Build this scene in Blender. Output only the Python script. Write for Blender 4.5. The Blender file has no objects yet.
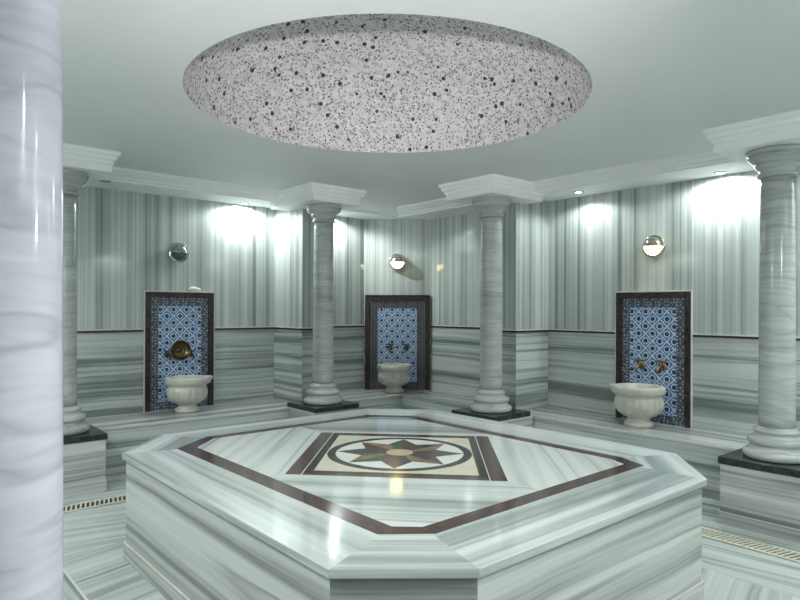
import bpy, bmesh, math, random
from mathutils import Vector, Matrix
random.seed(7)
C = bpy.context.scene.collection
S = 0.88                     # metres per survey unit
CAM_Z = 1.714 * S
PI = math.pi
def zz(z): return (z + 1.714) * S

# ------------------------------------------------------------------ nodes
class NT:
    def __init__(s, name):
        s.m = bpy.data.materials.new(name); s.m.use_nodes = True
        s.t = s.m.node_tree; s.b = s.t.nodes['Principled BSDF']
    def n(s, kind, **kw):
        o = s.t.nodes.new(kind)
        for k, v in kw.items(): setattr(o, k, v)
        return o
    def put(s, sock, v):
        if isinstance(v, bpy.types.NodeSocket): s.t.links.new(v, sock)
        else: sock.default_value = v
    def math(s, op, a, b=0.0, c=0.0, clamp=False):
        o = s.n('ShaderNodeMath', operation=op, use_clamp=clamp)
        s.put(o.inputs[0], a); s.put(o.inputs[1], b); s.put(o.inputs[2], c)
        return o.outputs[0]
    def uv(s):
        o = s.n('ShaderNodeSeparateXYZ'); s.t.links.new(s.n('ShaderNodeTexCoord').outputs['UV'], o.inputs[0])
        return o.outputs[0], o.outputs[1]
    def comb(s, x, y, z):
        o = s.n('ShaderNodeCombineXYZ')
        for i, v in enumerate((x, y, z)): s.put(o.inputs[i], v)
        return o.outputs[0]
    def noise(s, vec, scale=1.0, detail=2.0, rough=0.5, dist=0.0):
        o = s.n('ShaderNodeTexNoise'); s.put(o.inputs['Vector'], vec)
        o.inputs['Scale'].default_value = scale; o.inputs['Detail'].default_value = detail
        o.inputs['Roughness'].default_value = rough; o.inputs['Distortion'].default_value = dist
        return o.outputs['Fac']
    def ramp(s, fac, stops, interp='LINEAR'):
        o = s.n('ShaderNodeValToRGB'); s.put(o.inputs[0], fac); r = o.color_ramp; r.interpolation = interp
        while len(r.elements) < len(stops): r.elements.new(0.5)
        for e, (p, c) in zip(r.elements, stops): e.position = p; e.color = (*c, 1)
        return o.outputs[0]
    def mix(s, f, a, b):
        o = s.n('ShaderNodeMix', data_type='RGBA'); s.put(o.inputs[0], f)
        s.put(o.inputs[6], a if isinstance(a, bpy.types.NodeSocket) else (*a, 1))
        s.put(o.inputs[7], b if isinstance(b, bpy.types.NodeSocket) else (*b, 1))
        return o.outputs[2]
    def fin(s, col, rough=0.3, metal=0.0, spec=0.5):
        s.put(s.b.inputs['Base Color'], col if isinstance(col, bpy.types.NodeSocket) else (*col, 1))
        s.b.inputs['Roughness'].default_value = rough; s.b.inputs['Metallic'].default_value = metal
        s.b.inputs['Specular IOR Level'].default_value = spec
        return s.m

def striped(name, stops, f1, f2, w1=.6, w2=.4, rough=.16, along=.12, warp=.0, soft=2.0, vein=0., vf=9., vcol=(.12, .145, .14), grain=.06):
    t = NT(name); u, v = t.uv()
    if warp:
        wv = t.noise(t.comb(t.math('MULTIPLY', u, 1.3), t.math('MULTIPLY', v, 1.6), 3.3), 1.0, 3.0)
        v = t.math('ADD', v, t.math('MULTIPLY', t.math('SUBTRACT', wv, .5), warp))
    a = t.noise(t.comb(t.math('MULTIPLY', u, along), t.math('MULTIPLY', v, f1), 0.7), 1.0, soft, .5)
    b = t.noise(t.comb(t.math('MULTIPLY', u, along * 2.5), t.math('MULTIPLY', v, f2), 9.1), 1.0, 2.0, .6)
    c = t.noise(t.comb(t.math('MULTIPLY', u, 2.0), t.math('MULTIPLY', v, 9.0), 5.0), 1.0, 3.0, .6)
    f = t.math('ADD', t.math('MULTIPLY', a, w1), t.math('MULTIPLY', b, w2))
    f = t.math('ADD', f, t.math('MULTIPLY', t.math('SUBTRACT', c, .5), grain))
    col = t.ramp(f, stops)
    if vein:
        vn = t.noise(t.comb(t.math('MULTIPLY', u, along), t.math('MULTIPLY', v, vf), 21.7), 1.0, 1.0, .5)
        vw = t.noise(t.comb(t.math('MULTIPLY', u, along * 2), t.math('MULTIPLY', v, vf * .6), 31.2), 1.0, 1.0, .5)
        e = t.math('ABSOLUTE', t.math('SUBTRACT', vn, .5))
        k = t.math('SUBTRACT', 1.0, t.math('DIVIDE', e, .035), clamp=True)
        k = t.math('MULTIPLY', k, t.math('MULTIPLY', t.math('SUBTRACT', vw, .40), 5.0, clamp=True))
        col = t.mix(t.math('MULTIPLY', k, vein), col, vcol)
    return t.fin(col, rough)

M = {}
M['wall'] = striped('striped_marble_vertical', [(.37, (.20, .23, .225)), (.445, (.335, .37, .36)), (.49, (.395, .435, .425)), (.54, (.45, .49, .48)), (.62, (.535, .57, .56))], 12, 34, .58, .42, along=.05, rough=.075)
M['dado'] = striped('striped_marble_horizontal', [(.40, (.165, .195, .188)), (.455, (.30, .335, .325)), (.505, (.40, .44, .43)), (.57, (.50, .535, .525))], 8, 26, .62, .38, along=.16, warp=.04, rough=.13, vein=.75, vf=11.)
M['top'] = striped('polished_pale_marble', [(.39, (.27, .305, .295)), (.455, (.42, .46, .45)), (.52, (.53, .57, .56)), (.61, (.63, .665, .655))], 5, 18, .68, .32, along=.16, warp=.03, rough=.085, vein=.6, vf=6., vcol=(.20, .235, .225))
M['block'] = striped('grey_banded_marble', [(.385, (.175, .19, .185)), (.45, (.33, .35, .345)), (.505, (.42, .44, .435)), (.58, (.52, .54, .535))], 10.5, 26, .66, .34, along=.13, warp=.04, rough=.2, vein=.8, vf=7., vcol=(.15, .165, .16))
M['floor'] = striped('banded_floor_marble', [(.38, (.20, .235, .225)), (.45, (.37, .41, .40)), (.52, (.45, .49, .48)), (.61, (.53, .57, .56))], 7, 26, .6, .4, along=.2, warp=.05, rough=.25, vein=.6, vf=9.)
M['column'] = striped('clouded_grey_column_marble', [(.32, (.26, .285, .29)), (.44, (.335, .36, .365)), (.54, (.38, .405, .405)), (.66, (.44, .46, .46))], 13, 45, .5, .5, along=1.3, warp=.16, rough=.13, vein=.4, vf=8., vcol=(.23, .255, .265), grain=.22)
M['flash_lit_column'] = striped('flash_lit_column_marble', [(.34, (.45, .44, .52)), (.44, (.58, .565, .65)), (.52, (.62, .605, .69)), (.62, (.67, .655, .73))], 7, 22, .5, .5, along=1.6, warp=.22, rough=.11, vein=.6, vf=7., vcol=(.36, .36, .41), grain=.25)  # flash light painted in: paler, bluer version of the column marble

def plain(name, col, rough=.4, metal=0., var=.12, scale=9., spec=.5):
    t = NT(name); n = t.noise(t.n('ShaderNodeTexCoord').outputs['Object'], scale, 4.0, .6)
    return t.fin(t.ramp(n, [(.3, tuple(c * (1 - var) for c in col)), (.7, tuple(min(1, c * (1 + var)) for c in col))]), rough, metal, spec)
M['plaster'] = plain('matt_white_ceiling_paint', (.65, .67, .665), .55, var=.02, scale=2)
M['cornice'] = plain('white_moulded_plaster', (.80, .815, .81), .5, var=.02, scale=3)
M['brown'] = plain('brown_marble_inlay', (.075, .045, .042), .14, var=.55, scale=38)
M['black'] = plain('black_marble_inlay', (.022, .026, .024), .14, var=.4, scale=30)
M['cream'] = plain('cream_marble_inlay', (.62, .58, .47), .14, var=.08, scale=12)
M['white'] = plain('white_marble_inlay', (.70, .72, .70), .14, var=.05, scale=12)
M['tan'] = plain('tan_marble_inlay', (.24, .145, .09), .14, var=.2, scale=20)
M['rust'] = plain('rust_marble_inlay', (.12, .05, .042), .14, var=.25, scale=22)
M['green'] = plain('green_marble_inlay', (.035, .075, .045), .14, var=.4, scale=26)
M['slate'] = plain('slate_marble_inlay', (.045, .05, .055), .14, var=.3, scale=22)
M['hub'] = plain('beige_marble_inlay', (.50, .40, .28), .14, var=.1, scale=22)
M['granite'] = plain('black_green_granite', (.020, .028, .025), .16, var=.85, scale=70)
M['bead_dark'] = plain('dark_brown_marble_bead', (.040, .027, .025), .25, var=.4, scale=40)
M['bead_pale'] = plain('pale_marble_bead', (.55, .53, .50), .3, var=.08, scale=20)
M['frame'] = plain('dark_marble_frame', (.028, .018, .018), .2, var=.6, scale=45)
M['kurna'] = plain('warm_white_carved_marble', (.46, .46, .415), .32, var=.12, scale=10)
M['brass'] = plain('aged_brass', (.20, .155, .085), .38, 1., .25, 40)
M['bronze'] = plain('dark_bronze', (.10, .075, .05), .38, 1., .35, 40)
M['chrome'] = plain('brushed_nickel', (.62, .57, .48), .16, 1., .05, 20)
M['steel'] = plain('grey_chromed_metal', (.48, .50, .49), .14, 1., .06, 20)
M['smoked'] = plain('unlit_grey_glass', (.085, .10, .095), .12, 0., .35, 60)
M['grate'] = plain('cream_plastic_grate', (.58, .56, .47), .4, var=.06, scale=15)
M['gutter_shade'] = plain('dark_shaded_gutter', (.03, .032, .03), .5, var=.3, scale=15)
M['soap'] = plain('white_soap', (.70, .70, .67), .45, var=.05, scale=15)
M['lamp_off'] = plain('frosted_unlit_lens', (.22, .24, .235), .3, var=.05, scale=20)

def emit(name, col, st, base=(.8, .8, .8)):
    t = NT(name); t.fin(base, .3)
    t.b.inputs['Emission Color'].default_value = (*col, 1); t.b.inputs['Emission Strength'].default_value = st
    return t.m
M['lit_globe'] = emit('lit_warm_globe_glass', (1.0, .78, .27), 11.0)
M['lens'] = emit('lit_lens', (.93, 1., .97), 22.0)

# speckled dome skin: pale ground full of small dark pebbles and a few large ones
t = NT('speckled_pebble_render'); co = t.n('ShaderNodeTexCoord').outputs['Object']
def vor(scale, rnd=1.0):
    o = t.n('ShaderNodeTexVoronoi'); t.put(o.inputs['Vector'], co); o.inputs['Scale'].default_value = scale
    o.inputs['Randomness'].default_value = rnd
    return o.outputs['Distance'], o.outputs['Color']
d1, c1 = vor(64); d2, c2 = vor(30); d3, c3 = vor(9.5)
sz = t.n('ShaderNodeSeparateColor'); t.t.links.new(c1, sz.inputs[0])
sz2 = t.n('ShaderNodeSeparateColor'); t.t.links.new(c2, sz2.inputs[0])
s1 = t.math('LESS_THAN', d1, t.math('MULTIPLY', sz.outputs[0], .58))
s2 = t.math('MULTIPLY', t.math('LESS_THAN', d2, .24), t.math('GREATER_THAN', sz2.outputs[0], .35))
s3 = t.math('LESS_THAN', d3, .16)
g = t.ramp(t.noise(co, 22, 3), [(.35, (.58, .545, .56)), (.65, (.73, .70, .71))])
k = t.mix(t.math('MULTIPLY', s1, .85), g, (.19, .165, .165)); k = t.mix(t.math('MULTIPLY', s2, .9), k, (.11, .062, .062)); k = t.mix(s3, k, (.07, .022, .026))
M['dome'] = t.fin(k, .6)

# blue and white field of rosette tiles, metres in UV
t = NT('blue_white_rosette_tiles'); u, v = t.uv()
pu = t.math('DIVIDE', u, .1415); pv = t.math('DIVIDE', v, .1415)
def lat(ou, ov):
    a = t.math('SUBTRACT', t.math('FRACT', t.math('ADD', pu, ou)), .5); b = t.math('SUBTRACT', t.math('FRACT', t.math('ADD', pv, ov)), .5)
    r = t.math('SQRT', t.math('ADD', t.math('MULTIPLY', a, a), t.math('MULTIPLY', b, b)))
    th = t.math('ARCTAN2', b, a)
    return t.math('ADD', r, t.math('MULTIPLY', t.math('COSINE', t.math('MULTIPLY', th, 8.0)), .018))
dd = t.math('MINIMUM', lat(.5, .5), lat(0., 0.))
lf = t.noise(t.comb(u, v, 0.), 60, 2, .6)
dd = t.math('ADD', dd, t.math('MULTIPLY', t.math('SUBTRACT', lf, .5), .06))
navy = (.010, .018, .065); blue = (.075, .15, .33); sky = (.20, .32, .52); wht = (.52, .62, .72)
d1 = t.math('ABSOLUTE', t.math('SUBTRACT', t.math('FRACT', t.math('ADD', pu, pv)), .5)); d2 = t.math('ABSOLUTE', t.math('SUBTRACT', t.math('FRACT', t.math('SUBTRACT', pu, pv)), .5))
lat_ = t.math('LESS_THAN', t.math('MINIMUM', d1, d2), .05)
sp = t.math('GREATER_THAN', t.math('ADD', t.math('SINE', t.math('MULTIPLY', pu, 18.85)), t.math('SINE', t.math('MULTIPLY', pv, 18.85))), .7)
bg = t.mix(lat_, t.mix(sp, blue, sky), wht)
ros = t.ramp(dd, [(0., (.16, .20, .30)), (.035, navy), (.135, (.10, .19, .40)), (.16, wht), (.225, blue)], 'CONSTANT')
col = t.mix(t.math('GREATER_THAN', dd, .255), ros, bg)
M['field'] = t.fin(col, .12)
t = NT('chain_border_tiles'); u, v = t.uv()
ch = t.n('ShaderNodeTexVoronoi'); t.put(ch.inputs['Vector'], t.comb(u, v, 0.)); ch.inputs['Scale'].default_value = 34; ch.inputs['Randomness'].default_value = .25
wv = t.math('SINE', t.math('ADD', t.math('MULTIPLY', u, 150.), t.math('MULTIPLY', t.math('SINE', t.math('MULTIPLY', v, 90.)), 1.8)))
f = t.math('ADD', t.math('MULTIPLY', ch.outputs['Distance'], .9), t.math('MULTIPLY', wv, .16))
M['border'] = t.fin(t.ramp(f, [(0., (.36, .42, .46)), (.17, (.035, .055, .11)), (.36, (.075, .04, .04)), (.46, (.24, .31, .36)), (.54, (.022, .03, .055))], 'CONSTANT'), .14)
t = NT('brown_blue_border_tiles'); u, v = t.uv()
ch = t.n('ShaderNodeTexVoronoi'); t.put(ch.inputs['Vector'], t.comb(u, v, 0.)); ch.inputs['Scale'].default_value = 34; ch.inputs['Randomness'].default_value = .25
wv = t.math('SINE', t.math('MULTIPLY', u, 170.))
M['border_dim'] = t.fin(t.ramp(t.math('ADD', t.math('MULTIPLY', ch.outputs['Distance'], .7), t.math('MULTIPLY', wv, .16)), [(0., (.11, .12, .135)), (.22, (.045, .042, .052)), (.4, (.075, .055, .052)), (.55, (.09, .10, .12))], 'CONSTANT'), .16)

# ------------------------------------------------------------------ mesh helpers
class MB:
    def __init__(s): s.v = []; s.f = []; s.uv = []; s.mi = []; s.sm = []
    def face(s, pts, sdir=None, off=None, mi=0, smooth=False):
        pts = [Vector(p) for p in pts]; n = Vector((0, 0, 0))
        for i, p in enumerate(pts): n += p.cross(pts[(i + 1) % len(pts)])
        n.normalize()
        if sdir is None: sdir = (1, 0, 0) if abs(n.x) < .9 else (0, 1, 0)
        d = Vector(sdir); c = n.cross(d)
        if off is None: off = (0, 0)
        b = len(s.v); s.v += pts; s.f.append(list(range(b, b + len(pts))))
        s.uv.append([(p.dot(d) + off[0], p.dot(c) + off[1]) for p in pts]); s.mi.append(mi); s.sm.append(smooth)
    def box(s, a, b, sd=None, mi=0, rnd=True):
        x0, y0, z0 = a; x1, y1, z1 = b
        P = lambda i, j, k: (x1 if i else x0, y1 if j else y0, z1 if k else z0)
        for q, d in (([(0,0,0),(0,1,0),(1,1,0),(1,0,0)], 'h'), ([(0,0,1),(1,0,1),(1,1,1),(0,1,1)], 'h'),
                     ([(0,0,0),(1,0,0),(1,0,1),(0,0,1)], 'x'), ([(1,1,0),(0,1,0),(0,1,1),(1,1,1)], 'x'),
                     ([(1,0,0),(1,1,0),(1,1,1),(1,0,1)], 'y'), ([(0,1,0),(0,0,0),(0,0,1),(0,1,1)], 'y')):
            dr = {'h': sd or (1, 0, 0), 'x': (1, 0, 0), 'y': (0, 1, 0)}[d]
            s.face([P(*k) for k in q], dr, (random.uniform(0, 9), random.uniform(0, 9)) if rnd else None, mi)
    def prism(s, poly, z0, z1, sd=None, mi=0, off=None, bottom=False):
        s.face([(x, y, z1) for x, y in poly], sd, off, mi)
        if bottom: s.face([(x, y, z0) for x, y in reversed(poly)], sd, off, mi)
        n = len(poly)
        for i in range(n):
            (xa, ya), (xb, yb) = poly[i], poly[(i + 1) % n]
            L = math.hypot(xb - xa, yb - ya)
            if L < 1e-6: continue
            s.face([(xa, ya, z0), (xb, yb, z0), (xb, yb, z1), (xa, ya, z1)], ((xb - xa) / L, (yb - ya) / L, 0), off, mi)
    def lathe(s, prof, n=48, c=(0, 0, 0), axis='z', mi=0, flute=None, cap=True, off=(0, 0), a0=0., a1=2 * PI):
        # prof: (radius, height) from bottom up; quads with shared smooth shading
        base = len(s.v); cl = abs(a1 - a0 - 2 * PI) < 1e-6; cols = n if cl else n + 1
        for (r, h) in prof:
            for i in range(cols):
                a = a0 + (a1 - a0) * i / n; rr = r * (flute(a, h) if flute else 1)
                p = (rr * math.cos(a), rr * math.sin(a), h)
                if axis == 'y': p = (p[0], -p[2], p[1])
                s.v.append(Vector(p) + Vector(c))
        for j in range(len(prof) - 1):
            for i in range(n):
                k = (i + 1) % cols; q = [base + j * cols + i, base + j * cols + k, base + (j + 1) * cols + k, base + (j + 1) * cols + i]
                s.f.append(q); R = max(p[0] for p in prof); aa = (i / n * 2 * PI * R, (i + 1) / n * 2 * PI * R)
                h0 = prof[j][1] + abs(prof[j][0]) ; h1 = prof[j + 1][1] + abs(prof[j + 1][0])
                s.uv.append([(aa[0] + off[0], h0 + off[1]), (aa[1] + off[0], h0 + off[1]), (aa[1] + off[0], h1 + off[1]), (aa[0] + off[0], h1 + off[1])])
                s.mi.append(mi); s.sm.append(True)
        if cap and cl:
            for j, rev in ((0, True), (len(prof) - 1, False)):
                if prof[j][0] > 1e-5:
                    q = [base + j * cols + i for i in range(n)]
                    if rev: q.reverse()
                    s.f.append(q); s.uv.append([(s.v[i].x, s.v[i].y) for i in q]); s.mi.append(mi); s.sm.append(False)
    def tube(s, pts, r, n=12, mi=0):
        pts = [Vector(p) for p in pts]; rings = []
        for i, p in enumerate(pts):
            d = (pts[min(i + 1, len(pts) - 1)] - pts[max(i - 1, 0)]).normalized()
            up = Vector((0, 0, 1)) if abs(d.z) < .9 else Vector((1, 0, 0))
            a = d.cross(up).normalized(); b = d.cross(a); rr = r[i] if isinstance(r, (list, tuple)) else r
            rings.append(len(s.v)); s.v += [p + a * (rr * math.cos(2 * PI * k / n)) + b * (rr * math.sin(2 * PI * k / n)) for k in range(n)]
        for i in range(len(pts) - 1):
            for k in range(n):
                q = [rings[i] + k, rings[i] + (k + 1) % n, rings[i + 1] + (k + 1) % n, rings[i + 1] + k]
                s.f.append(q); s.uv.append([(0, 0)] * 4); s.mi.append(mi); s.sm.append(True)
        for g, rv in ((rings[0], False), (rings[-1], True)):
            q = [g + k for k in range(n)]
            if rv: q.reverse()
            s.f.append(q); s.uv.append([(0, 0)] * n); s.mi.append(mi); s.sm.append(False)
    def build(s, name, mats, parent=None, bevel=0., weld=True, recalc=True):
        me = bpy.data.meshes.new(name); me.from_pydata([tuple(v) for v in s.v], [], s.f)
        uvl = me.uv_layers.new(name='UVMap'); k = 0
        for fi, p in enumerate(me.polygons):
            p.material_index = s.mi[fi]; p.use_smooth = s.sm[fi]
            for q in s.uv[fi]: uvl.data[k].uv = q; k += 1
        for m in (mats if isinstance(mats, (list, tuple)) else [mats]): me.materials.append(m)
        if weld:
            bm = bmesh.new(); bm.from_mesh(me); bmesh.ops.remove_doubles(bm, verts=bm.verts, dist=1e-5)
            if recalc: bmesh.ops.recalc_face_normals(bm, faces=bm.faces)
            bm.to_mesh(me); bm.free()
        o = bpy.data.objects.new(name, me); C.objects.link(o)
        if parent: o.parent = parent
        if bevel:
            b = o.modifiers.new('bevel', 'BEVEL'); b.width = bevel; b.segments = 2; b.limit_method = 'ANGLE'; b.angle_limit = .6
        return o

def tag(o, label=None, cat=None, group=None, kind=None):
    for k, v in (('label', label), ('category', cat), ('group', group), ('kind', kind)):
        if v: o[k] = v
    return o
def thing(name, label, cat, loc=(0, 0, 0), rz=0., group=None):
    o = bpy.data.objects.new(name, None); C.objects.link(o); o.location = loc; o.rotation_euler = (0, 0, rz); o.empty_display_size = .1
    return tag(o, label, cat, group)
def struct(o): o['kind'] = 'structure'; return o
def dup(root, loc, rz=0., label=None):
    r = root.copy(); C.objects.link(r); r.location = loc; r.rotation_euler = (0, 0, rz)
    if label: r['label'] = label
    for ch in list(root.children):
        c = ch.copy(); C.objects.link(c); c.parent = r
        for g in list(ch.children):
            d = g.copy(); C.objects.link(d); d.parent = c
    return r
def rb(): return (random.uniform(0, 30), random.uniform(0, 30))

# ------------------------------------------------------------------ room measures (metres)
WL, WR = 7.586 * S, 6.554 * S            # inner faces of left and right walls
X0, Y0 = -.78 * S, -.95 * S              # walls behind the camera
BL, BR = 6.85 * S, 5.92 * S              # bench fronts
ZB, ZD, ZW, ZC, ZK = zz(-1.232), zz(-.275), zz(1.344), zz(1.448), zz(1.262)
P1 = Vector((5.800 * S, WL, 0)); P2 = Vector((WR, 6.905 * S, 0))
PLx0, PLx1, PLy = 4.265 * S, 4.62 * S, 6.871 * S        # left pier
PRy0, PRy1, PRx = 4.7725 * S, 5.10 * S, 5.922 * S       # right pier

def wall(name, pts, th=.12):
    # pts: polyline in plan, room on the left hand when walking back along it; upper zone vertical stripes, dado horizontal stripes
    m = MB()
    for i in range(len(pts) - 1):
        a, b = Vector(pts[i]), Vector(pts[i + 1]); d = (b - a); L = d.length; d.normalize()
        n = max(1, round(L / 1.25)) if L > 1.5 else 1
        o = rb()
        m.face([(*a, 0), (*b, 0), (*b, ZD), (*a, ZD)], (d.x, d.y, 0), o, 1)
        for k in range(n):
            p, q = a + d * (L * k / n), a + d * (L * (k + 1) / n)
            m.face([(*p, ZD), (*q, ZD), (*q, ZC), (*p, ZC)], (0, 0, 1), rb(), 0)
    # solid thickness behind
    a, b = Vector(pts[0]), Vector(pts[-1])
    return m, struct(m.build(name, [M['wall'], M['dado']], weld=False))
xy = lambda v: (v.x, v.y)
wall('wall_left', [(X0, WL), xy(P1)])
wall('wall_left_pier', [(PLx0, WL), (PLx0, PLy), (PLx1, PLy), (PLx1, WL)])
wall('wall_back', [xy(P1), xy(P2)])
wall('wall_right', [xy(P2), (WR, Y0)])
wall('wall_right_pier', [(WR, PRy1), (PRx, PRy1), (PRx, PRy0), (WR, PRy0)])
wall('wall_front', [(WR, Y0), (X0, Y0)])
wall('wall_near', [(X0, Y0), (X0, WL)])

# dado beads
def bead(name, pts):
    m = MB()
    for i in range(len(pts) - 1):
        a, b = Vector(pts[i]), Vector(pts[i + 1]); d = (b - a).normalized(); n = Vector((d.y, -d.x))
        for (z0, z1, w, mi) in ((ZD - .010, ZD + .010, .012, 0), (ZD + .010, ZD + .022, .015, 1)):
            e = d * .0
            q = [a - e, b + e, b + e + n * w, a - e + n * w]
            P = [(p.x, p.y) for p in q]
            m.prism(list(reversed(P)), z0, z1, (d.x, d.y, 0), mi, bottom=True)
    return struct(m.build(name, [M['bead_dark'], M['bead_pale']], weld=False))
PW = .866 * S; PXL, PYR = 2.967 * S, 3.395 * S
bead('trim_1', [(X0, WL), (PXL - PW / 2, WL)])
bead('trim_2', [(PXL + PW / 2, WL), (PLx0, WL), (PLx0, PLy), (PLx1, PLy), (PLx1, WL), xy(P1)])
bead('trim_3', [xy(P2), (WR, PRy1), (PRx, PRy1), (PRx, PRy0), (WR, PRy0), (WR, PYR + PW / 2)])
bead('trim_4', [(WR, PYR - PW / 2), (WR, Y0)])

# floor: banded marble laid in mitred strips round the platform
fm = MB(); fx0, fy0, fx1, fy1 = X0, Y0, WR, WL
ax0, ay0, ax1, ay1 = 1.02 * S, 1.25 * S, 4.24 * S, 4.80 * S
fm.face([(fx0, ay1, 0), (fx1, ay1, 0), (fx1, fy1, 0), (fx0, fy1, 0)], Vector((.97, -.22, 0)).normalized(), (3.1, 1.3))
fm.face([(ax1, fy0, 0), (fx1, fy0, 0), (fx1, ay1, 0), (ax1, ay1, 0)], Vector((-.12, 1, 0)).normalized(), (1.2, 7.7))
fm.face([(fx0, fy0, 0), (ax1, fy0, 0), (ax1, ay0, 0), (fx0, ay0, 0)], (1, 0, 0), rb())
fm.face([(fx0, ay0, 0), (ax0, ay0, 0), (ax0, ay1, 0), (fx0, ay1, 0)], (0, 1, 0), (2.2, 5.1))
cut = 4.30 * S
fm.face([(ax0, ay0, 0), (ax1, ay0, 0), (ax1, ay1, 0), (ax0, ay1, 0)], Vector((.95, .25, 0)).normalized(), (8.4, 2.9))
struct(fm.build('floor', M['floor'], weld=False))
# pale joint strips let into the floor beside the platform
jm = MB()
for (a, b) in (((ax0, 1.3 * S), (ax0, ay1)), ((ax0, ay1), (1.40 * S, ay1))):
    a, b = Vector(a), Vector(b); d = (b - a).normalized(); n = Vector((-d.y, d.x)) * .014
    jm.prism([(a.x, a.y), (b.x, b.y), (b.x + n.x, b.y + n.y), (a.x + n.x, a.y + n.y)], 0, .001)
struct(jm.build('trim_5', M['bead_pale'], weld=False))

# ceiling with a round opening, and the dome above it
DX, DY, DR = 2.852 * S, 3.45 * S, 1.386 * S
cm = MB(); N = 96
ring = [(DX + DR * math.cos(2 * PI * i / N), DY + DR * math.sin(2 * PI * i / N)) for i in range(N)]
def onrect(a):
    c, s_ = math.cos(a), math.sin(a); tt = []
    if c > 1e-9: tt.append((WR - DX) / c)
    if c < -1e-9: tt.append((X0 - DX) / c)
    if s_ > 1e-9: tt.append((WL - DY) / s_)
    if s_ < -1e-9: tt.append((Y0 - DY) / s_)
    q = min(tt); return (DX + q * c, DY + q * s_)
outer = [onrect(2 * PI * i / N) for i in range(N)]
corners = [(WR, WL), (X0, WL), (X0, Y0), (WR, Y0)]
for i in range(N):
    k = (i + 1) % N; o0, o1 = outer[i], outer[k]; poly = [ring[i], ring[k], o1]
    for c in corners:
        a = math.atan2(c[1] - DY, c[0] - DX) % (2 * PI)
        if 2 * PI * i / N < a < 2 * PI * (i + 1) / N: poly.append(c)
    poly.append(o0)
    cm.face([(x, y, ZC) for x, y in poly])
struct(cm.build('ceiling', M['plaster'], weld=True, recalc=False))
dm = MB(); H = 1.02 * S
prof = [(DR, 0)] + [(DR * math.cos(a), H * math.sin(a)) for a in [PI / 2 * i / 20 for i in range(1, 20)]] + [(.001, H)]
dm.lathe(prof, 72, (DX, DY, ZC), cap=False)
struct(dm.build('ceiling_dome', M['dome']))

# cornice running round the room under the ceiling
km = MB()
cprof = [(0, ZW), (.46, ZW), (.465, ZW + .012), (.50, ZW + .020), (.52, ZW + .038), (.565, ZW + .044), (.60, ZW + .062), (.64, ZW + .070), (.66, ZC)]
def loop(d, z): return [(X0 + d, Y0 + d, z), (WR - d, Y0 + d, z), (WR - d, WL - d, z), (X0 + d, WL - d, z)]
for (d0, z0), (d1, z1) in zip(cprof, cprof[1:]):
    a, b = loop(d0, z0), loop(d1, z1)
    for i in range(4):
        k = (i + 1) % 4; km.face([a[i], a[k], b[k], b[i]])
struct(km.build('trim_6', M['cornice'], weld=False))

# stepped entablature blocks over the columns
bprof = [(0, 0), (0, .055), (.010, .060), (.012, .090), (.030, .098), (.036, .125), (.050, .130), (.056, 1.)]
def block(name, x0, y0, x1, y1):
    m = MB(); h = ZC - ZK
    def lp(o, z): return [(x0 - o, y0 - o, z), (x1 + o, y0 - o, z), (x1 + o, y1 + o, z), (x0 - o, y1 + o, z)]
    m.face(list(reversed(lp(0, ZK))))
    for (a, za), (b, zb) in zip(bprof, bprof[1:]):
        za, zb = ZK + min(za, h), ZK + min(zb, h); A, B = lp(a, za), lp(b, zb)
        for i in range(4):
            k = (i + 1) % 4; m.face([A[i], A[k], B[k], B[i]])
    return struct(m.build(name, M['cornice'], weld=False))
KY, KX = 6.214 * S, 5.215 * S
block('trim_7', 1.00 * S, KY, 1.785 * S, 7.2 * S)
block('trim_8', 3.998 * S, KY, 4.68 * S, 7.2 * S)
block('trim_9', KX, 4.527 * S, 6.1 * S, 5.25 * S)
block('trim_10', KX, 1.20 * S, 6.1 * S, 2.20 * S)
block('trim_11', -.1 * S, 1.72 * S, .66 * S, 2.42 * S)

# ------------------------------------------------------------------ benches
def bench(name, label, a, b, sd, ov):
    t = thing(name, label, 'bench', ((a[0] + b[0]) / 2, (a[1] + b[1]) / 2, 0)); L = t.location
    m = MB(); m.box((a[0] - L.x, a[1] - L.y, 0), (b[0] - L.x, b[1] - L.y, ZB - .03), sd); m.build('body', M['dado'], t)
    m = MB(); m.box((a[0] - L.x - ov[0], a[1] - L.y - ov[1], ZB - .03), (b[0] - L.x, b[1] - L.y, ZB), sd); m.build('seat_slab', M['block'], t, bevel=.006)
bench('wall_bench', 'long low striped marble bench along the left wall below the tiled panel and the niche', (X0 + .005, BL, 0), (WR - .005, WL - .002, 0), (1, 0, 0), (0, .012))
bench('wall_bench', 'long low striped marble bench along the right wall under the tiled panel with brass taps', (BR, Y0 + .005, 0), (WR - .002, BL - .016, 0), (0, 1, 0), (.012, 0))

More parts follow.
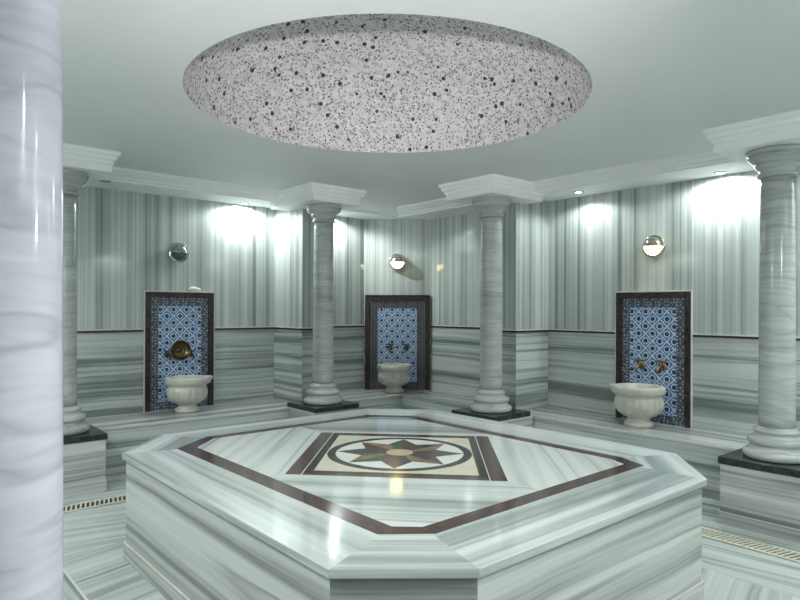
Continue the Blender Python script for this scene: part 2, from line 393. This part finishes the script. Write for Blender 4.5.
# ------------------------------------------------------------------ columns
SB = .282                                    # half width of pedestal slab
ZS = zz(-1.176)
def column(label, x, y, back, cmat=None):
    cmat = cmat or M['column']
    t = thing('column', label, 'column', (x, y, 0), 0, 'marble columns round the room')
    e = .012; m = MB()
    bx = {'y': (SB - e, BL - y - .013), 'x': (BR - x - .013, SB - e), 'n': (SB - e, SB - e)}[back]
    m.box((-SB + e, -SB + e, .0), (bx[0], bx[1], ZB), None); m.build('pedestal', M['block'], t)
    m = MB(); q = .006
    m.box((-SB + e - q, -SB + e - q, 0), (min(bx[0] + q, bx[0] + (0 if back == 'x' else q)), min(bx[1] + q, bx[1] + (0 if back == 'y' else q)), .085), None)
    sk = m.build('pedestal_skirting', M['block'], t)
    m = MB(); m.box((-SB + e - q - .001, -SB + e - q - .001, .085), (min(bx[0] + q + .001, bx[0] + (0 if back == 'x' else q + .001)), min(bx[1] + q + .001, bx[1] + (0 if back == 'y' else q + .001)), .090), None); m.build('skirting_joint', M['bead_pale'], sk)
    m = MB(); m.box((-SB, -SB, ZB + .0005), (SB, SB, ZS)); g = m.build('granite_slab', M['granite'], t, bevel=.003); g['label'] = 'polished black granite slab'
    o = rb(); m = MB(); z = ZS
    P = [(.205, 0), (.222, .008), (.230, .03), (.226, .055), (.212, .066), (.200, .068), (.192, .078), (.180, .098), (.182, .108), (.196, .116), (.200, .135), (.194, .155), (.176, .165), (.160, .170), (.152, .182), (.150, .195), (.156, .202), (.158, .214), (.150, .224), (.136, .228), (.128, .245)]
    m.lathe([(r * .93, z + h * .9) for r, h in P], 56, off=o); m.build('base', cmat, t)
    m = MB(); n = 24; zb, zt = z + .216, ZK - .185
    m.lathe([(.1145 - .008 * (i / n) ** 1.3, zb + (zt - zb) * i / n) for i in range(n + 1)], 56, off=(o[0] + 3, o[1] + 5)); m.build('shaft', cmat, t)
    m = MB(); z = ZK - .19
    P = [(.114, 0), (.128, .004), (.136, .014), (.130, .026), (.122, .030), (.122, .052), (.134, .058), (.148, .072), (.152, .086), (.144, .092), (.150, .096), (.172, .108), (.190, .124), (.200, .142), (.196, .150), (.188, .154), (.204, .160), (.210, .172), (.204, .189)]
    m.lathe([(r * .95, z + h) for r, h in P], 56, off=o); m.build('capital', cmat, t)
column('grey banded marble column on the left, partly hidden by the big foreground column', 1.437 * S, 6.54 * S, 'y')
column('slim grey marble column left of the niche, on a black slab by the small tiled panel', 4.365 * S, 6.54 * S, 'y')
column('slim grey marble column right of the niche, bright glint down its shaft', 5.525 * S, 4.815 * S, 'x')
column('grey marble column at the right edge on a tall block above the floor drain', 5.53 * S, 1.835 * S, 'x')
column('large marble column in a flash-lit pale lavender tone filling the left edge of the picture', .331 * S, 2.079 * S, 'n', M['flash_lit_column'])

# ------------------------------------------------------------------ central platform
ZP = zz(-1.0)
px0, px1, py0, py1 = 1.360 * S, 4.293 * S, 1.627 * S, 4.958 * S
OC = [(px0, 1.998 * S), (1.806 * S, py0), (3.786 * S, py0), (px1, 2.055 * S), (px1, 4.50 * S), (3.84 * S, py1), (1.787 * S, py1), (px0, 4.487 * S)]   # counter-clockwise
BO = [(1.738 * S, 2.170 * S), (1.940 * S, 2.010 * S), (3.805 * S, 2.030 * S), (3.895 * S, 2.235 * S), (3.895 * S, 4.36 * S), (3.60 * S, 4.66 * S), (2.03 * S, 4.66 * S), (1.705 * S, 4.400 * S)]
BI = [(1.850 * S, 2.205 * S), (1.955 * S, 2.110 * S), (3.740 * S, 2.130 * S), (3.800 * S, 2.260 * S), (3.800 * S, 4.32 * S), (3.56 * S, 4.565 * S), (2.05 * S, 4.565 * S), (1.830 * S, 4.350 * S)]
pt = thing('marble_platform', 'big chamfered striped marble platform with brown border and star inlay, centre of room', 'platform', (2.83 * S, 3.29 * S, 0))
ox, oy = pt.location.x, pt.location.y
sh = lambda poly: [(x - ox, y - oy) for x, y in poly]
def inset(poly, d):
    c = [sum(p[i] for p in poly) / len(poly) for i in (0, 1)]
    return [(c[0] + (x - c[0]) * (1 - d / abs(math.hypot(x - c[0], y - c[1]))), c[1] + (y - c[1]) * (1 - d / math.hypot(x - c[0], y - c[1]))) for x, y in poly]
m = MB(); m.prism(inset(sh(OC), .024), 0, ZP - .03)
for i in range(8):   # give each side its own cut of stone
    o = rb(); m.uv[1 + i] = [(a + o[0], b + o[1]) for a, b in m.uv[1 + i]]
m.build('body', M['block'], pt)
m = MB(); m.prism(inset(sh(OC), .012), 0, .092); sk = m.build('skirting', M['block'], pt)
m = MB(); m.prism(inset(sh(OC), .011), .092, .098); m.build('skirting_joint', M['bead_pale'], sk)
m = MB(); m.prism(sh(OC), ZP - .03, ZP); m.f.pop(0); m.uv.pop(0); m.mi.pop(0); m.sm.pop(0)
o8, b8 = sh(OC), sh(BI)
for i in range(8):
    k = (i + 1) % 8; d = Vector((o8[k][0] - o8[i][0], o8[k][1] - o8[i][1], 0)).normalized()
    m.face([(*o8[i], ZP), (*o8[k], ZP), (*b8[k], ZP), (*b8[i], ZP)], d, rb())
SQ = sh([(1.943 * S, 3.317 * S), (2.850 * S, 2.352 * S), (3.759 * S, 3.273 * S), (2.817 * S, 4.240 * S)])   # left, front, right, far
cx, cy = 0., 0.
def mid(i): k = (i + 1) % 8; return ((b8[i][0] + b8[k][0]) / 2, (b8[i][1] + b8[k][1]) / 2)
mids = [(b8[7][0] * .5 + b8[0][0] * .5, SQ[0][1]), (SQ[1][0], b8[1][1] * .5 + b8[2][1] * .5), (b8[3][0], SQ[2][1]), (SQ[3][0], b8[5][1])]
mids[0] = (b8[0][0] + (b8[7][0] - b8[0][0]) * (SQ[0][1] - b8[0][1]) / (b8[7][1] - b8[0][1]), SQ[0][1])
mids[1] = (SQ[1][0], b8[1][1] + (b8[2][1] - b8[1][1]) * (SQ[1][0] - b8[1][0]) / (b8[2][0] - b8[1][0]))
for a, b, v in ((0, 1, (0, 1)), (1, 2, (2, 3)), (2, 3, (4, 5)), (3, 0, (6, 7))):
    pl = [mids[a], b8[v[0]], b8[v[1]], mids[b], SQ[b], (0., 0.), SQ[a]]
    d = Vector((SQ[b][0] - SQ[a][0], SQ[b][1] - SQ[a][1], 0)).normalized()
    m.face([(*p, ZP) for p in pl], d, rb())
m.build('top_slab', M['top'], pt, weld=True, recalc=False)
m = MB(); bo, bi = sh(BO), sh(BI)
for i in range(8):
    k = (i + 1) % 8; m.prism([bo[i], bo[k], bi[k], bi[i]], ZP - .002, ZP + .0008)
g = m.build('border_inlay', M['brown'], pt, weld=False); g['label'] = 'brown marble border band'
# medallion
L_, F_, R_, B_ = [Vector(p) for p in SQ]
def lerp(a, b, q): return a + (b - a) * q
ex = (F_ - L_).normalized(); ey = (B_ - L_).normalized(); W = (F_ - L_).length; Hh = (B_ - L_).length
def loc(a, b): q = L_ + ex * a + ey * b; return (q.x, q.y)
def quad(m, a0, b0, a1, b1, z, mi=0): m.prism([loc(a0, b0), loc(a1, b0), loc(a1, b1), loc(a0, b1)], ZP - .002, z, ey.to_3d(), mi)
m = MB(); quad(m, 0, 0, W, Hh, ZP + .0008); g = m.build('medallion_ground', M['brown'], pt, weld=False)
fa, fb = .158 * S, .098 * S
m = MB()
for (a0, b0, a1, b1) in ((fa - .048, fb - .03, fa, Hh - fb + .03), (W - fa, fb - .03, W - fa + .048, Hh - fb + .03), (fa, fb - .028, W - fa, fb), (fa, Hh - fb, W - fa, Hh - fb + .028)):
    quad(m, a0, b0, a1, b1, ZP + .0014)
m.build('medallion_fillet', M['black'], pt, weld=False)
m = MB(); q = .006
for (a0, b0, a1, b1) in ((fa - .048 - q, 0, fa - .048, Hh), (W - fa + .048, 0, W - fa + .048 + q, Hh)): quad(m, a0, b0, a1, b1, ZP + .0013)
m.build('medallion_joint', M['bead_pale'], pt, weld=False)
m = MB(); quad(m, fa, fb, W - fa, Hh - fb, ZP + .0016); m.build('medallion_field', M['cream'], pt, weld=False)
mc = L_ + ex * (W / 2) + ey * (Hh / 2); mc = (mc.x, mc.y)
def disc(name, r, z, mat, r0=0., n=72):
    m = MB(); f = lambda rr, i: (mc[0] + rr * math.cos(2 * PI * i / n), mc[1] + rr * math.sin(2 * PI * i / n))
    if r0:
        for i in range(n): m.prism([f(r0, i), f(r, i), f(r, i + 1), f(r0, i + 1)], ZP, z)
    else: m.prism([f(r, i) for i in range(n)], ZP, z)
    return m.build(name, mat, pt, weld=False)
RR = .497 * S
disc('star_ground', RR - .01, ZP + .0021, M['white'])
disc('ring', RR, ZP + .0026, M['black'], RR - .022); disc('ring', RR - .032, ZP + .0026, M['black'], RR - .050)
disc('ring_filling', RR - .021, ZP + .0024, M['slate'], RR - .033)
m = MB(); base = math.atan2(ex.y + ey.y, ex.x + ey.x)      # one ray straight to the far side
cols = [0, 3, 1, 2, 0, 1, 3, 2, 0, 2, 1, 3, 0, 3, 1, 2]
for i in range(8):
    a = base + i * PI / 4; ro, ri = RR - .055, .27 * S
    P = lambda r, an: (mc[0] + r * math.cos(an), mc[1] + r * math.sin(an))
    for sd, ci in ((-1, cols[2 * i]), (1, cols[2 * i + 1])):
        tri = [mc, P(ri, a + sd * PI / 8), P(ro, a)]
        if sd > 0: tri = [tri[0], tri[2], tri[1]]
        m.prism(tri, ZP, ZP + .0028, mi=ci)
m.build('star_inlay', [M['tan'], M['rust'], M['green'], M['slate']], pt, weld=False)
disc('star_hub', .082, ZP + .0033, M['hub'])

# ------------------------------------------------------------------ tiled fountain panels
ZT = zz(.198); PH = ZT - ZB
def panel(label, loc, rz, w, group=None, dim=False):
    t = thing('tiled_panel', label, 'tile panel', loc, rz, group)
    fw, bd, bt = .060, .006, .012; h = PH - bt
    m = MB()
    for a, b in (((-w / 2 + bd, -.030, 0), (-w / 2 + bd + fw, -.002, h)), ((w / 2 - bd - fw, -.030, 0), (w / 2 - bd, -.002, h)), ((-w / 2 + bd + fw, -.030, h - fw), (w / 2 - bd - fw, -.002, h))): m.box(a, b)
    m.build('frame', M['frame'], t, bevel=.003)
    m = MB()
    for a, b in (((-w / 2, -.036, 0), (-w / 2 + bd, -.002, PH)), ((w / 2 - bd, -.036, 0), (w / 2, -.002, PH)), ((-w / 2 + bd, -.036, h), (w / 2 - bd, -.002, PH))): m.box(a, b)
    g = m.build('edge_bead', M['bead_pale'] if not dim else M['bead_dark'], t, bevel=.002)
    i0, bw = w / 2 - bd - fw, .085 if not dim else .105
    m = MB()
    for a, b, sd in (((-i0, -.014, 0), (-i0 + bw, -.002, h - fw), (0, 0, 1)), ((i0 - bw, -.014, 0), (i0, -.002, h - fw), (0, 0, 1)), ((-i0 + bw, -.014, h - fw - bw), (i0 - bw, -.002, h - fw), (1, 0, 0)), ((-i0 + bw, -.014, 0), (i0 - bw, -.002, bw), (1, 0, 0))):
        m.box(a, b, rnd=False)
    m.build('tile_border', M['border_dim'] if dim else M['border'], t, weld=False)
    m = MB(); m.box((-i0 + bw, -.013, bw), (i0 - bw, -.002, h - fw - bw), rnd=False); m.build('tile_field', M['field'], t, weld=False)
    return t
RL, RRT = 0., -PI / 2
RC = math.atan2(P2.y - P1.y, P2.x - P1.x); CM = (P1 + P2) / 2; CW = (P2 - P1).length - .03
panel('blue tiled panel on the left wall with a round bronze bowl hanging on it', (PXL, WL, ZB), RL, PW, 'blue tiled fountain panels')
panel('blue tiled panel with wide brown borders at the back of the niche between two columns', (CM.x, CM.y, ZB), RC, CW, 'blue tiled fountain panels', True)
panel('blue tiled panel on the right wall behind two brass taps', (WR, PYR, ZB), RRT, PW, 'blue tiled fountain panels')
def world(loc, rz, p): q = Matrix.Rotation(rz, 3, 'Z') @ Vector(p); return (loc[0] + q.x, loc[1] + q.y, loc[2] + q.z)
FL = ((PXL, WL, 0), RL); FC = ((CM.x, CM.y, 0), RC); FR = ((WR, PYR, 0), RRT)

# taps
def tap(label, frame, x, z, mat, group, s=1.):
    p = world(frame[0], frame[1], (x, -.0135, z)); t = thing('tap', label, 'tap', p, frame[1], group)
    m = MB(); m.lathe([(.028 * s, 0), (.028 * s, .006), (.018 * s, .012), (.012 * s, .016)], 20, axis='y'); m.build('flange', mat, t)
    m = MB(); m.tube([(0, -.006, 0), (0, -.05 * s, 0), (0, -.075 * s, -.004 * s), (0, -.092 * s, -.02 * s), (0, -.096 * s, -.046 * s)], [.013 * s, .015 * s, .014 * s, .012 * s, .011 * s]); m.build('spout', mat, t)
    m = MB(); m.lathe([(.016 * s, .004), (.016 * s, .018 * s), (.008 * s, .026 * s), (.008 * s, .036 * s)], 16, (0, -.045 * s, .006)); bon = m.build('bonnet', mat, t)
    m = MB(); zc = .044 * s
    m.tube([(-.042 * s, -.045 * s, zc), (-.034 * s, -.045 * s, zc), (0, -.045 * s, zc), (.034 * s, -.045 * s, zc), (.042 * s, -.045 * s, zc)], [.009 * s, .011 * s, .007 * s, .011 * s, .009 * s])
    m.build('handle', mat, bon)
tap('brass tap, the one nearer the niche, above the basin on the right wall', FR, -.100, zz(-.620), M['brass'], 'taps on the right panel', 1.25)
tap('brass tap, the one nearer the right-hand column, above the basin on the right wall', FR, .108, zz(-.620), M['brass'], 'taps on the right panel', 1.25)
tap('small dark bronze tap, left of the pair above the niche basin', FC, -.095, zz(-.600), M['bronze'], 'taps in the niche', 1.15)
tap('small dark bronze tap, right of the pair above the niche basin', FC, .112, zz(-.600), M['bronze'], 'taps in the niche', 1.15)
tap('dark bronze tap left of the hanging bowl on the left panel', FL, -.140, zz(-.575), M['bronze'], 'taps on the left panel')
tap('dark bronze tap right of the hanging bowl on the left panel', FL, .112, zz(-.575), M['bronze'], 'taps on the left panel')
# bowl hung over the taps, opening to the room
p = world(*FL, (-.050, -.1135, zz(-.512))); t = thing('bathing_bowl', 'round bronze bathing bowl hung over the taps of the left panel', 'bowl', p, RL)
m = MB(); bp = [(.002, 0), (.045, .001), (.070, .012), (.090, .034), (.097, .050), (.101, .054), (.106, .052), (.107, .047), (.103, .046)]
m.lathe([(r, h) for r, h in [(.103, .046), (.094, .026), (.074, .004), (.045, -.006), (.002, -.006)][::-1]], 48, axis='y', cap=False)
m.lathe(bp, 48, axis='y', cap=False); m.build('bowl_body', M['brass'], t, weld=True)
m = MB(); m.lathe([(.002, .020), (.012, .019), (.020, .012), (.030, .008), (.034, .012), (.038, .006), (.040, .001)], 32, axis='y', cap=False); m.build('boss', M['bronze'], t)
m = MB(); m.lathe([(.052, .004), (.056, .012), (.062, .012), (.066, .012)], 40, axis='y', cap=False); m.build('engraved_band', M['bronze'], t)
m = MB(); m.lathe([(.086, .036), (.094, .056), (.103, .061), (.109, .056), (.109, .048)], 48, axis='y', cap=False); m.build('dark_rim', M['bronze'], t)
m = MB(); m.tube([(0, .004, .02), (0, .05, .022), (0, .0985, .02)], .006, 10); m.build('hanging_hook', M['bronze'], t)
# soap bar on panel top
p = world(*FL, (.150, -.024, ZT)); t = MB()
t.tube([(-.062, 0, .010), (-.056, 0, .012), (-.03, 0, .017), (0, 0, .0155), (.04, 0, .013), (.066, 0, .010), (.074, 0, .008)], [.006, .0112, .0165, .016, .0135, .010, .004], 16); t.v = [Vector((q.x, q.y, q.z * 1.45 + .003)) for q in t.v]
o = t.build('soap_bar', M['soap']); o.location = p; tag(o, 'small white worn soap bar lying on the top edge of the left tiled panel', 'soap')

# ------------------------------------------------------------------ carved basins
def basin(label, frame, x, y, lug, sc=1., h=.375):
    p = world(frame[0], frame[1], (x, y, ZB + .0006)); t = thing('carved_basin', label, 'basin', p, frame[1], 'carved marble basins')
    k = h / .375
    fl = lambda a, z: 1 + .06 * (abs(math.sin(a * 9)) - .5) * max(0., 1 - ((z / k - .185) / .105) ** 2)
    R = sc
    m = MB(); pr = [(.120, 0), (.128, .004), (.128, .030), (.120, .040), (.104, .048), (.095, .062), (.096, .074), (.115, .088), (.150, .105), (.182, .130), (.203, .165), (.212, .200), (.212, .232), (.206, .255), (.198, .268), (.196, .278), (.203, .286), (.205, .296)]
    m.lathe([(r * R, z * k) for r, z in pr], 108, flute=fl); m.build('bowl', M['kurna'], t)
    m = MB(); pr = [(.196, .290), (.214, .298), (.226, .308), (.231, .322), (.231, .352), (.226, .366), (.216, .374), (.196, .375), (.186, .368), (.180, .345), (.165, .30), (.12, .262), (.06, .25), (.002, .248)]
    m.lathe([(r * R, z * k) for r, z in pr], 64, cap=False); m.build('rim', M['kurna'], t, weld=True)
    for a, L in lug:
        m = MB(); c, s_ = math.cos(a), math.sin(a)
        f = lambda q, w, z: (q * c - w * s_, q * s_ + w * c, z)
        r0, r1 = .205 * R, (.225 + L) * R; zt, zb_ = .374 * k, .318 * k
        top = [(r0, -.075), (r1 - .02, -.055), (r1, -.03), (r1, .03), (r1 - .02, .055), (r0, .075)]; bot = [(r0, -.055), (r0 + .02, -.045), (r0 + L * .7, -.02), (r0 + L * .7, .02), (r0 + .02, .045), (r0, .055)]
        T = [f(a_, b_, zt) for a_, b_ in top]; Bm = [f(a_, b_, zb_ - .02) for a_, b_ in bot]
        m.face(T); m.face(list(reversed(Bm)))
        for i in range(6): m.face([Bm[i], Bm[(i + 1) % 6], T[(i + 1) % 6], T[i]])
        m.build('lug', M['kurna'], t, bevel=.008)
basin('white marble basin on the left bench below the hanging bowl', FL, -.018, -.258, [(-.15, .055)], .95, .36)
basin('carved white marble basin on the niche bench below the small dark taps', FC, -.03, -.26, [(-2.6, .02), (-.5, .02)], .98, .36)
basin('white marble basin with lip to the left, on the right bench below brass taps', FR, .012, -.285, [(-2.75, .045)], 1.0, .375)

# ------------------------------------------------------------------ wall lamps
def lamp(label, frame, x, z, lit):
    p = world(frame[0], frame[1], (x, 0, z)); t = thing('wall_lamp', label, 'lamp', p, frame[1], 'globe wall lamps')
    met = M['chrome'] if lit else M['steel']; c = .060; R = .086
    m = MB(); m.lathe([(.060, .001), (.086, .006), (.102, .020), (.108, .040), (.107, .050), (.101, .054), (.094, .052), (R - .003, c + .002)], 48, axis='y', cap=True); m.build('back_dish', met, t)
    def shell(r, lo, hi, n=24, k=14):
        # front hemisphere between elevation angles, centre at depth c
        m = MB(); rows = []
        for j in range(k + 1):
            e = lo + (hi - lo) * j / k; rows.append([Vector((r * math.cos(e) * math.cos(PI * i / n), -c - r * .88 * math.cos(e) * math.sin(PI * i / n), r * math.sin(e))) for i in range(n + 1)])
        for j in range(k):
            for i in range(n): m.face([rows[j][i], rows[j][i + 1], rows[j + 1][i + 1], rows[j + 1][i]], (1, 0, 0), (0, 0), 0, True)
        return m
    g = shell(R, -PI / 2, .0).build('glass_globe', M['lit_globe'] if lit else M['smoked'], t, weld=True)
    hood = shell(R + .003, -.02, PI / 2).build('metal_hood', met, t, weld=True)
    m = MB(); m.tube([(-R - .002, -c, 0)] + [(-(R + .002) * math.cos(PI * i / 16), -c - (R + .002) * .88 * math.sin(PI * i / 16), 0) for i in range(1, 16)] + [(R + .002, -c, 0)], .004, 8); m.build('hood_rim', met, hood)
lamp('unlit chrome globe wall lamp above the left tiled panel', FL, (2.932 - 2.967) * S, zz(.663), False)
lamp('lit globe wall lamp with warm glass in the niche between the columns', FC, -.004, zz(.695), True)
lamp('lit globe wall lamp with warm glass above the right tiled panel', FR, .028, zz(.677), True)

FN = ((X0, 3.40 * S, 0), PI / 2); FF = ((2.93 * S, Y0, 0), PI)
for lb, f in (('lit globe wall lamp on the wall behind the big foreground column', FN), ('lit globe wall lamp on the wall to the right of the photographer', FF)):
    lamp(lb, f, 0., zz(.67), True)
    d = bpy.data.lights.new('cornice_fill', 'POINT'); d.energy = 23; d.color = (1., .99, .96); d.shadow_soft_size = .07  # added neutral fill standing off each globe, brightens the cornice
    l = bpy.data.objects.new('cornice_fill', d); C.objects.link(l); l.location = world(f[0], f[1], (0, -.26, zz(.66)))

# ------------------------------------------------------------------ floor drains
def drain(label, a, b, horiz):
    L = b - a; w = .17; t = thing('floor_drain', label, 'drain', ((a + b) / 2, 5.868 * S, 0) if horiz else (4.915 * S, (a + b) / 2, 0), 0 if horiz else PI / 2)
    m = MB(); m.box((-L / 2, -w / 2, .0005), (L / 2, w / 2, .002)); m.build('gutter_shade', M['gutter_shade'], t)  # flat dark strip, painted shade in place of a recessed channel
    m = MB(); m.box((-L / 2, -w / 2, .002), (L / 2, -w / 2 + .022, .009)); m.box((-L / 2, w / 2 - .022, .002), (L / 2, w / 2, .009)); m.build('grate_edge', M['grate'], t, weld=False)
    m = MB(); n = int(L / .033)
    for i in range(n):
        x = -L / 2 + (i + .5) * L / n; sk = .018
        m.prism([(x - .0065 - sk, -w / 2 + .022), (x + .0065 - sk, -w / 2 + .022), (x + .0065 + sk, w / 2 - .022), (x - .0065 + sk, w / 2 - .022)], .002, .0085)
    m.build('grate_bars', M['grate'], t, weld=False)
drain('slotted cream floor drain at the left, between column block and platform', -.5 * S, 4.78 * S, True)
drain('slotted cream floor drain at the right, in front of the column block', -.6 * S, 5.76 * S, False)

# ------------------------------------------------------------------ recessed downlights
def downlight(label, x, y, power, cone=100):
    on = power > 0
    t = thing('downlight', label, 'downlight', (x, y, ZW), 0, 'recessed downlights')
    m = MB(); m.lathe([(.052, 0), (.052, -.004), (.044, -.009), (.036, -.008), (.034, -.002)], 32, cap=False); m.build('bezel', M['steel'], t)
    m = MB(); m.lathe([(.001, -.004), (.034, -.004)], 32, cap=False); m.build('lens', M['lens'] if on else M['lamp_off'], t)
    if on:
        d = bpy.data.lights.new('downlight_beam', 'SPOT'); d.energy = power; d.color = (.93, 1., .965); d.spot_size = math.radians(cone); d.spot_blend = .35; d.shadow_soft_size = .03
        l = bpy.data.objects.new('downlight_beam', d); C.objects.link(l); l.location = (x, y, ZW - .028)
PWR = 66
downlight('bright downlight in the cornice glaring on the left wall right of the lamp', 3.76 * S, 7.46 * S, PWR * .9, 176)
downlight('bright downlight in the niche cornice just right of the left niche column', 5.12 * S, 7.45 * S, PWR * 1.1, 168)
downlight('small downlight in the cornice right of the right niche column', 6.263 * S, 4.15 * S, PWR * .28, 160)
downlight('brightest downlight in the cornice beside the right-hand column', 6.41 * S, 2.64 * S, PWR * .85, 176)
downlight('unlit downlight in the cornice beside the left column', 1.98 * S, 7.12 * S, 0)
# the rest of the ring of downlights, behind and beside the photographer
for i, (x, y) in enumerate(((-.52, 2.6), (-.52, 4.6), (1.0, -.68), (2.9, -.68), (4.6, -.68), (-.5, 6.4), (6.3, .6))):
    downlight('downlight in the cornice behind the photographer', x * S, y * S, PWR * 1.35, 160)

# camera flash, tilted up towards the dome
th = .7099
d = bpy.data.lights.new('camera_flash', 'SPOT'); d.energy = 440; d.color = (1., .965, .99); d.spot_size = math.radians(60); d.spot_blend = .8; d.shadow_soft_size = .03
fl = bpy.data.objects.new('camera_flash', d); C.objects.link(fl)
fl.location = (0, 0, CAM_Z + .20)
aim = Vector((DX, DY, ZC + 1.18)) - fl.location; fl.rotation_euler = aim.to_track_quat('-Z', 'Y').to_euler()

w = bpy.data.worlds.new('World'); bpy.context.scene.world = w; w.use_nodes = True
w.node_tree.nodes['Background'].inputs[0].default_value = (.8, .9, .88, 1); w.node_tree.nodes['Background'].inputs[1].default_value = .05

# ------------------------------------------------------------------ camera
cd = bpy.data.cameras.new('camera'); cam = bpy.data.objects.new('camera', cd); C.objects.link(cam)
cd.sensor_width = 36; cd.lens = 628.7 / 800 * 36; cd.shift_y = 8.2 / 800; cd.clip_start = .02
cam.matrix_world = Matrix.Translation((0, 0, CAM_Z)) @ Matrix.Rotation(-th, 4, 'Z') @ Matrix.Rotation(PI / 2, 4, 'X') @ Matrix.Rotation(.0036, 4, 'Z')
sc = bpy.context.scene; sc.camera = cam
vs = sc.view_settings; vs.view_transform = 'Standard'; vs.look = 'None'; vs.gamma = 1.; vs.use_curve_mapping = False; vs.exposure = -.08
sc.cycles.max_bounces = 10; sc.cycles.diffuse_bounces = 6
